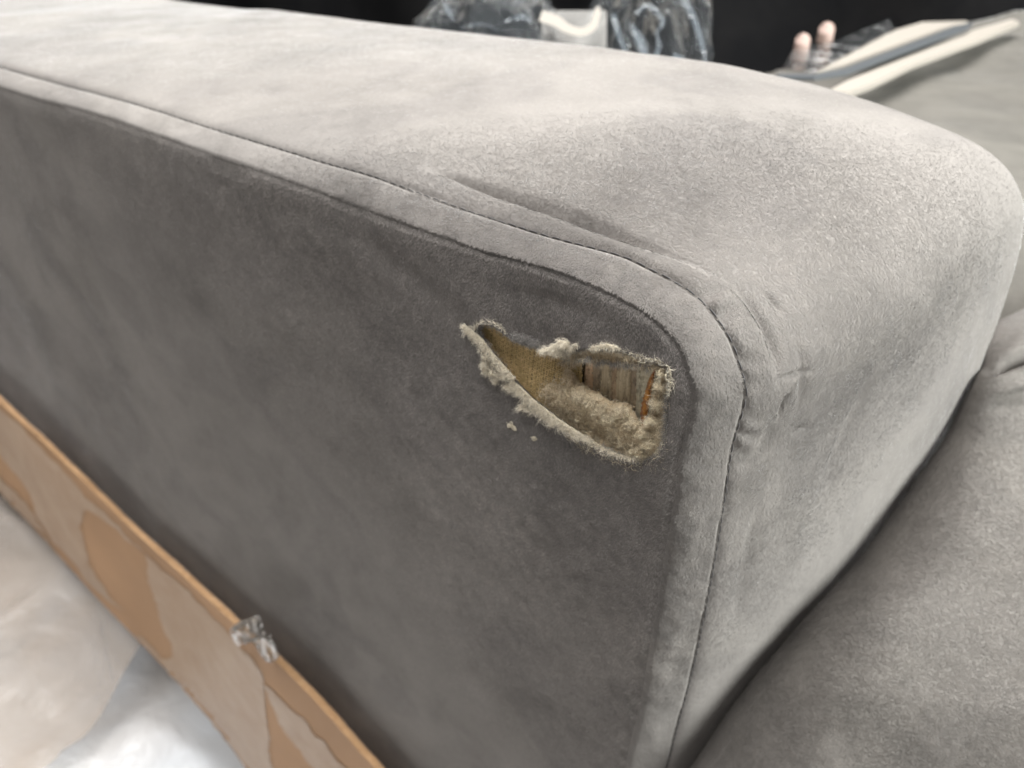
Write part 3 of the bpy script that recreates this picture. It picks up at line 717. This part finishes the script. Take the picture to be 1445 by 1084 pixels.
# ================================================================== CUSHIONS
tv = [Vector(map(float, p)) for p in TOPV]
bvh = BVHTree.FromPolygons(tv, [tuple(map(int, f)) for f in grid_faces(NU, NV)])
def arm_depth(px, default=.45):
    out = []
    for p in px:
        d_ = rays([p])[0]; h = bvh.ray_cast(Vector(CAM), Vector(d_).normalized())
        if h[0] is None: out.append(default)
        elif 0: pass
        else: out.append(float(((np.array(h[0])-CAM)@R)[2]))
    return np.array(out)
L0 = catmull([(1412, 452), (1392, 500), (1354, 582), (1329, 630), (1280, 703), (1212, 792), (1139, 870), (1056, 970), (1000, 1051), (950, 1120), (900, 1190)], 6)
L0 = resample(L0, np.linspace(0, arclen(L0)[-1], 60))
inn = np.clip(L0-np.array([6, 5]), 0, 3000); dep0 = arm_depth(inn, np.nan); print('dep0', dep0.round(3)); ok_ = ~np.isnan(dep0) & (dep0 < .46); dep0 = smooth(np.interp(np.arange(60), np.where(ok_)[0], dep0[ok_]), 6)
tpar = np.linspace(0, 1, 60)
B_end = np.stack([np.interp(tpar, [0, .3, .6, 1], [1700, 1750, 1700, 1500]), np.interp(tpar, [0, .3, .6, 1], [330, 600, 900, 1400])], 1)
dB = np.interp(tpar, [0, .15, .4, .7, 1], [.40, .355, .30, .262, .25])
rows = []; fr = [(-.05, .035, 0), (-.014, .009, 0), (-.003, .002, 0), (.005, -.0006, 0), (.02, -.0036, 0), (.06, -.009, 0), (.14, -.014, 0), (.26, -.014, 0), (.45, -.008, 0), (.7, -.002, 0), (1.0, 0, 0), (1.35, .02, 0), (1.8, .09, 0), (2.3, .22, 0)]
for f, dd, _ in fr:
    w = min(1, max(0, f)**.72); rows.append(at_depth(L0*(1-f)+B_end*f, dep0*(1-w)+dB*w+dd+.07*np.clip((7-np.arange(60))/7, 0, 1)**2))
CP = np.stack(rows, 1)                                   # (60, rows, 3)
# interpolate rows smoothly
den = []
for i in range(60): den.append(resample(catmull(CP[i], 10), np.linspace(0, 1, 200)**1.3*arclen(catmull(CP[i], 10))[-1]))
CG = np.array(den); CG2 = np.stack([catmull(CG[:, j], 4) for j in range(200)], 1)
n_ = normals_grid(CG2); flat = CG2.reshape(-1, 3); nf = n_.reshape(-1, 3)
tocam = CAM-flat; sgn = np.sign((nf*tocam).sum(1).mean()); nf *= sgn
px, dz = project(flat); disp = fbm(flat, 12, 2, 91)*.0016+fbm(flat, 60, 2, 93)*.0003
for pl, wd_, am in (([(1395, 520), (1420, 514), (1460, 496), (1520, 476)], 9, .014), ([(1385, 560), (1430, 545), (1500, 535)], 7, -.002), ([(1375, 585), (1420, 575), (1480, 572)], 9, .0016), ([(1350, 640), (1400, 630), (1470, 620)], 12, .001)):
    d, t = seg_dist(px, catmull(pl, 4)); disp -= am*np.exp(-(d/wd_)**2)*np.sin(np.pi*np.clip(t, .08, .92))
flat = flat+nf*disp[:, None]; Fg = grid_faces(*CG2.shape[:2])
if sgn < 0: Fg = Fg[:, ::-1]
cush = empty('seat_cushion', (.05, .15, .45), 'plump grey velvet cushion pressed against the arm front at lower right', 'cushion')
cu_me = mesh('cushion_cover', flat, Fg, M['velvet2']); cu = link('cushion_cover', cu_me, cush)
pile_on('velvet_pile', cu_me, cu, M['pile2'], 150000, lambda P, px, dz: np.clip((.37-dz)/.09, 0, 1)*sstep(1750, 1460, px[:, 0])*sstep(1145, 1085, px[:, 1]), lambda P, n_: np.stack([.6+0*P[:, 0], .3+.5*vnoise(P, 25, 95), -.4+0*P[:, 0]], 1))

# far seat, running back behind the arm
def sheet_grid(x0, x1, y0, y1, nx, ny, zf):
    a, b = np.meshgrid(np.linspace(x0, x1, nx), np.linspace(y0, y1, ny), indexing='ij'); P = np.stack([a.ravel(), b.ravel(), 0*a.ravel()], 1); P[:, 2] = zf(P); return P, grid_faces(nx, ny)
SE = on_z([(300, 140), (700, 110), (900, 95), (1000, 86), (1060, 80), (1125, 68), (1180, 33), (1260, 26), (1445, 5), (1600, -8)], .6)[:, :2]
GP = on_z([(1425, 478)], .59)[0]
def seat_z(P):
    d_, _ = seg_dist(P[:, :2], SE); poly = np.vstack([[-3, SE[0, 1]], SE, [4, SE[-1, 1]+2], [4, -1], [-3, -1]])
    ed = np.where(inside(P[:, :2], poly), sstep(0, .03, d_), 0)
    g_ = np.exp(-(((P[:, 0]-GP[0])/.10)**2+((P[:, 1]-GP[1])/.055)**2))
    return .592-.06*g_+.012*fbm(P, 3, 2, 12)+.004*fbm(P, 12, 2, 14)-.3*(1-np.sqrt(np.clip(ed, 0, 1)))
P, Fg = sheet_grid(-1.6, 1.6, .205, 1.9, 330, 180, seat_z)
seat = empty('sofa_bench', (0, .7, .3), 'wide pale grey sofa seat behind the arm at upper right', 'bench seat')
link('seat_cover', mesh('seat_cover', P, Fg, M['seat']), seat)

# ================================================================== THINGS ON THE SEAT
def slab(name, pts_px, z, th, m, parent, bev=.0015):
    T = on_z(pts_px, z); bm = bmesh.new(); vs = [bm.verts.new(p) for p in T]; f = bm.faces.new(vs)
    r = bmesh.ops.extrude_face_region(bm, geom=[f]); bmesh.ops.translate(bm, vec=(0, 0, -th), verts=[e for e in r['geom'] if isinstance(e, bmesh.types.BMVert)])
    bmesh.ops.recalc_face_normals(bm, faces=bm.faces); bmesh.ops.bevel(bm, geom=bm.edges[:], offset=bev, segments=2, affect='EDGES')
    me = bpy.data.meshes.new(name); bm.to_mesh(me); bm.free(); me.materials.append(m); return link(name, me, parent)
base = on_z([(1250, 80)], .6)[0]
pk = empty('flat_package', tuple(base), 'flat cream package in clear film with a grey strip, lying on the seat', 'package')
slab('cream_board', [(1150, 101), (1262, 42), (1300, 31), (1368, 29), (1340, 37), (1190, 92)], .614, .006, M['cream'], pk)
slab('cream_board', [(1166, 128), (1196, 112), (1375, 41), (1428, 26), (1440, 31), (1385, 55), (1290, 90), (1235, 117), (1195, 132)], .611, .006, M['cream'], pk)
slab('grey_strip', [(1094, 104), (1150, 104), (1190, 96), (1345, 37), (1374, 31), (1366, 40), (1196, 103), (1150, 110), (1098, 109)], .6175, .003, M['slot'], pk, .001)
slab('clear_film', [(1105, 96), (1120, 70), (1180, 58), (1255, 27), (1262, 40), (1150, 100)], .612, .0012, M['bag'], pk, .0003)
def peg(px0, px1, r_px, label):
    b = on_z([px0], .607)[0]; dep = project(b[None])[1][0]; r = r_px*dep/FPX; h = .66*(px0[1]-px1[1])*dep/FPX/math.sqrt(1-fw[2]**2)
    prof_ = [(r*1.0, 0), (r*1.04, h*.1), (r*.97, h*.4), (r, h*.7)]+[(r*math.cos(a), h-r*1.1+r*1.1*math.sin(a)) for a in np.linspace(.25, 1.5, 7)]
    V = []; K = 20
    for rr, z in prof_:
        for k in range(K): V.append((b[0]+rr*math.cos(2*math.pi*k/K), b[1]+rr*math.sin(2*math.pi*k/K), b[2]+z))
    F_ = [tuple(map(int, q)) for i in range(len(prof_)-1) for q in [(i*K+k, i*K+(k+1) % K, (i+1)*K+(k+1) % K, (i+1)*K+k) for k in range(K)]]+[tuple(range((len(prof_)-1)*K, len(prof_)*K))]
    o = link('wooden_peg', mesh('wooden_peg', V, F_, M['peg']), None, None, label, 'peg'); o['group'] = 'pegs beside the flat package'
peg((1130, 74), (1130, 43), 10, 'shorter, left pinkish rounded peg beside the flat package')
peg((1163, 60), (1164, 27), 10.5, 'taller, right pinkish rounded peg beside the flat package')

# crumpled clear bag
bag = empty('plastic_bag', tuple(at_depth([(800, 120)], .74)[0]), 'crumpled clear plastic bag with a cream label, lying behind the arm', 'bag')
def blob(name, c, rx, ry, depth, thick, seed, m, parent, rough=.28):
    bm = bmesh.new(); bmesh.ops.create_icosphere(bm, subdivisions=6, radius=1); V_ = np.array([v_.co[:] for v_ in bm.verts]); F_ = np.array([[v_.index for v_ in f.verts] for f in bm.faces]); bm.free()
    sx = np.array([1.5, 1.5, .45]); rid = 1-abs(vnoise(V_*sx, 1.3, seed))*2; rid2 = 1-abs(vnoise(V_*sx, 2.9, seed+3))*2; rid3 = vnoise(V_*sx, 6., seed+5)
    V_ = V_*(.86+rough*(.55*rid+.3*rid2+.14*rid3))[:, None]
    s_ = depth/FPX; cw = at_depth([c], depth)[0]
    hx = np.array([rt[0], rt[1], 0]); hx /= np.linalg.norm(hx); hy = np.array([fw[0], fw[1], 0]); hy /= np.linalg.norm(hy)
    Wv = cw+V_[:, :1]*rx*s_*hx+V_[:, 1:2]*thick*hy+V_[:, 2:3]*ry*s_*1.1*np.array([0, 0, 1.])
    return link(name, mesh(name, Wv, F_, m, False), parent)
blob('bag_film', (690, 72), 100, 74, .72, .05, 3, M['bag'], bag, .36)
blob('bag_film', (905, 80), 86, 108, .76, .06, 8, M['bag'], bag, .40)
def band(name, line, wpx, depth, m, parent, th=.002):
    L = catmull(line, 8); t = np.gradient(L, axis=0); t /= np.linalg.norm(t, axis=1, keepdims=True); o = np.stack([-t[:, 1], t[:, 0]], 1)
    w = np.interp(np.linspace(0, 1, len(L)), np.linspace(0, 1, len(wpx)), wpx)[:, None]/2
    V = np.stack([at_depth(L-o*w, depth), at_depth(L+o*w, depth), at_depth(L+o*w, depth+th), at_depth(L-o*w, depth+th)], 1).reshape(-1, 3); F_ = []
    for i in range(len(L)-1):
        for k in range(4): F_.append((i*4+k, i*4+(k+1) % 4, (i+1)*4+(k+1) % 4, (i+1)*4+k))
    F_ += [(0, 1, 2, 3), tuple((len(L)-1)*4+k for k in (3, 2, 1, 0))]
    return link(name, mesh(name, V, F_, m, False), parent)
band('label_band', [(763, 22), (785, 30), (800, 40), (820, 45), (836, 38), (842, 22), (844, 10)], [16, 16, 13, 12, 11, 9, 6], .68, M['cream'], bag)
band('label_card', [(810, 15), (810, 75)], [92, 92], .70, M['frost'], bag, .001)
M['milk'] = film('milky_highlight', (.4, .46, .52), .1, .12, .14, 60, .9)  # milky strips drawn as the highlights along the bag's creases
for ln, wp in (([(626, 2), (632, 14), (640, 30)], [4, 8, 2]), ([(712, 30), (735, 24), (750, 30)], [3, 7, 3]), ([(648, 40), (680, 34), (705, 44)], [2, 4, 2]), ([(866, 20), (872, 45), (886, 82)], [6, 9, 5]), ([(890, 34), (902, 56), (914, 84)], [5, 14, 9]), ([(896, 20), (915, 8), (935, 30), (925, 48)], [4, 8, 6, 3]), ([(926, 44), (930, 66), (922, 84)], [3, 8, 4]), ([(950, 78), (962, 84), (972, 92)], [6, 9, 5]), ([(960, -8), (976, 20), (990, 60), (996, 90)], [9, 10, 6, 3])):
    band('bag_highlight', ln, wp, .675, M['milk'], bag, .0008)
band('label_edge', [(775, 62), (800, 66), (830, 72), (858, 77)], [5, 6, 6, 7], .685, M['cream'], bag)

# ================================================================== CARDBOARD, FILM, FLOOR
CT = [(-140, 432), (0, 568), (60, 625), (120, 683), (185, 747), (250, 806), (300, 853), (345, 893), (385, 930), (430, 975), (480, 1030), (528, 1084), (600, 1166)]
CB = [(-140, 560), (0, 696), (50, 745), (100, 800), (150, 856), (210, 920), (260, 975), (300, 1022), (345, 1084), (420, 1190)]
a_ = catmull(CT, 8); a_ = resample(a_, np.linspace(0, arclen(a_)[-1], 150)); b_ = catmull(CB, 8); b_ = resample(b_, np.linspace(0, arclen(b_)[-1], 150))
ya = -.018; TT_ = on_y(a_, ya); BB_ = on_y(b_, -.03)
TT_[:, 2] += vnoise(TT_, 60, 101)*.0012+vnoise(TT_, 200, 102)*.0005
rowsC = []
for f in np.linspace(0, 1, 24):
    p = TT_*(1-f)+BB_*f; p = p+np.array([0, 1, 0])*(fbm(p, 6, 2, 103)*.004*math.sin(math.pi*f*.8+.2))[:, None]; rowsC.append(p)
card_g = np.stack(rowsC, 1)
card = empty('cardboard_sheet', (-.4, -.02, .1), 'brown cardboard sheet with patches of clear film, standing along the sofa side', 'cardboard')
link('board_face', mesh('board_face', card_g.reshape(-1, 3), grid_faces(150, 24), M['card']), card)
ed = np.stack([TT_+np.array([0, .0001, 0]), TT_+np.array([0, .0015, .0004]), TT_+np.array([0, .0035, .0002]), TT_+np.array([0, .005, -.0005]), TT_+np.array([0, .005, -.15])], 1)
ed[:, 1:3, 2] += rng.normal(0, .0003, (150, 2)); link('board_edge', mesh('board_edge', ed.reshape(-1, 3), grid_faces(150, 5), M['card_edge']), card)
# wrapping film stuck over the board, leaving bare brown patches
cbv = BVHTree.FromPolygons([Vector(map(float, p)) for p in card_g.reshape(-1, 3)], [tuple(map(int, f)) for f in grid_faces(150, 24)])
def on_card(px_, lift):
    out = []
    for p in px_:
        h = cbv.ray_cast(Vector(CAM), Vector(rays([p])[0]).normalized())
        q = np.array(h[0]) if h[0] is not None else on_y([p], -.024)[0]
        out.append(q+np.array([0, -lift, 0]))
    return np.array(out)
polys = [[(-60, 520), (-20, 558), (40, 613), (110, 686), (150, 727), (200, 776), (225, 812), (215, 790), (165, 750), (118, 716), (112, 745), (126, 790), (150, 838), (178, 866), (140, 838), (90, 776), (55, 738), (40, 690), (0, 640), (-60, 590)],
         [(118, 712), (165, 752), (205, 790), (222, 830), (248, 890), (242, 925), (214, 902), (190, 872), (168, 826), (150, 790)] and
         [(205, 782), (260, 828), (330, 900), (372, 948), (376, 1000), (380, 1060), (392, 1110), (350, 1082), (300, 1018), (250, 962), (190, 894), (205, 902), (232, 932), (244, 926), (226, 866), (212, 822)],
         [(372, 962), (420, 1006), (470, 1062), (520, 1120), (470, 1112), (430, 1066), (395, 1018)],
         [(-20, 690), (0, 672), (40, 712), (62, 752), (92, 794), (60, 752), (20, 716), (0, 694)]]
for k, pl in enumerate(polys):
    o_ = np.vstack([pl, pl[:1]]).astype(float); o_ = resample(smooth(resample(o_, np.linspace(0, arclen(o_)[-1], 361)), 2), np.linspace(0, arclen(o_)[-1]*.999, 150, endpoint=False))[:120*2]; q_ = np.c_[o_*.01, np.zeros(len(o_))]; o_ = o_+np.stack([vnoise(q_, 6, 120+k)+.5*vnoise(q_, 18, 122+k), vnoise(q_, 6, 124+k)], 1)*3.5; a1, b1 = np.meshgrid(np.arange(o_[:, 0].min(), o_[:, 0].max(), 7), np.arange(o_[:, 1].min(), o_[:, 1].max(), 7))
    vo, F = cdt(o_, [], np.stack([a1.ravel(), b1.ravel()], 1)); V3 = on_card(vo, .0003+.0001*k); V3[:, 1] -= (fbm(V3, 30, 3, 111+k)*.5+.5)*.0003
    link('wrapping_film', mesh('wrapping_film', V3, F, M['film']), card)
# crumpled nub of film poking over the board's edge
a_, b_ = np.meshgrid(np.arange(22), np.arange(26), indexing='ij'); u_, v_ = a_.ravel()/21, b_.ravel()/25
pxs = np.stack([336+52*u_+6*np.sin(v_*9+u_*4)-14*v_*(1-u_), 872+34*u_+30*v_+8*np.sin(u_*11+v_*5)-10*np.sin(math.pi*u_)], 1)
q_ = np.c_[pxs*.01, v_]; V3 = on_y(pxs, -.024-.006*np.abs(vnoise(q_, 9, 5))-.003*vnoise(q_, 22, 6))
link('film_scrap', mesh('film_scrap', V3, grid_faces(22, 26), film('film_scrap', (.5, .43, .36), .4, .12, .25, 90, .6, .01)), None, None, 'crumpled clear film scrap poking over the cardboard edge beside the sofa', 'film scrap')

# floor and the white plastic sheet lying on it
P, Fg = sheet_grid(-4, 3, -3, 3, 10, 10, lambda P: 0*P[:, 0]-.03)
link('floor', mesh('floor', P, Fg, fuzzy('grey_floor', (.25, .24, .23), (.35, .33, .31), 8, .8)), None, 'structure')
def crump(P, s, seed): return sum((1-2*abs(vnoise(P*np.array([1, 1.35, 1]), s*2.1**k, seed+k)))/2.2**k for k in range(3))
P, Fg = sheet_grid(-1.6, .4, -.8, .25, 260, 150, lambda P: .0+.02*crump(P, 3.2, 5)+.012)
link('plastic_sheet', mesh('plastic_sheet', P, Fg, M['sheet']), None, None, 'crumpled white plastic sheet spread on the floor below the cardboard', 'plastic sheet')
P, Fg = sheet_grid(-1.6, -.62, -.8, .2, 160, 150, lambda P: .075+.045*crump(P, 4.2, 25)+.05*sstep(-.6, -.95, P[:, 0]))
link('film_sheet', mesh('film_sheet', P, Fg, film('beige_film', (.42, .35, .29), .5, .16, .2, 9, .6, .02)), None, None, 'beige translucent film crumpled over the white sheet at far left', 'plastic film')

# near-black folded backdrop beyond the seat
a, b = np.meshgrid(np.linspace(-6, 4, 200), np.linspace(-.1, 3.2, 40), indexing='ij')
P = np.stack([a.ravel(), 2.3+.0*a.ravel(), b.ravel()], 1); P[:, 1] += .05*np.sin(P[:, 0]*6+np.sin(P[:, 2]*2))+.03*fbm(P, 2, 2, 7)
link('backdrop_wall', mesh('backdrop_wall', P, grid_faces(200, 40), M['dark']), None, 'structure')
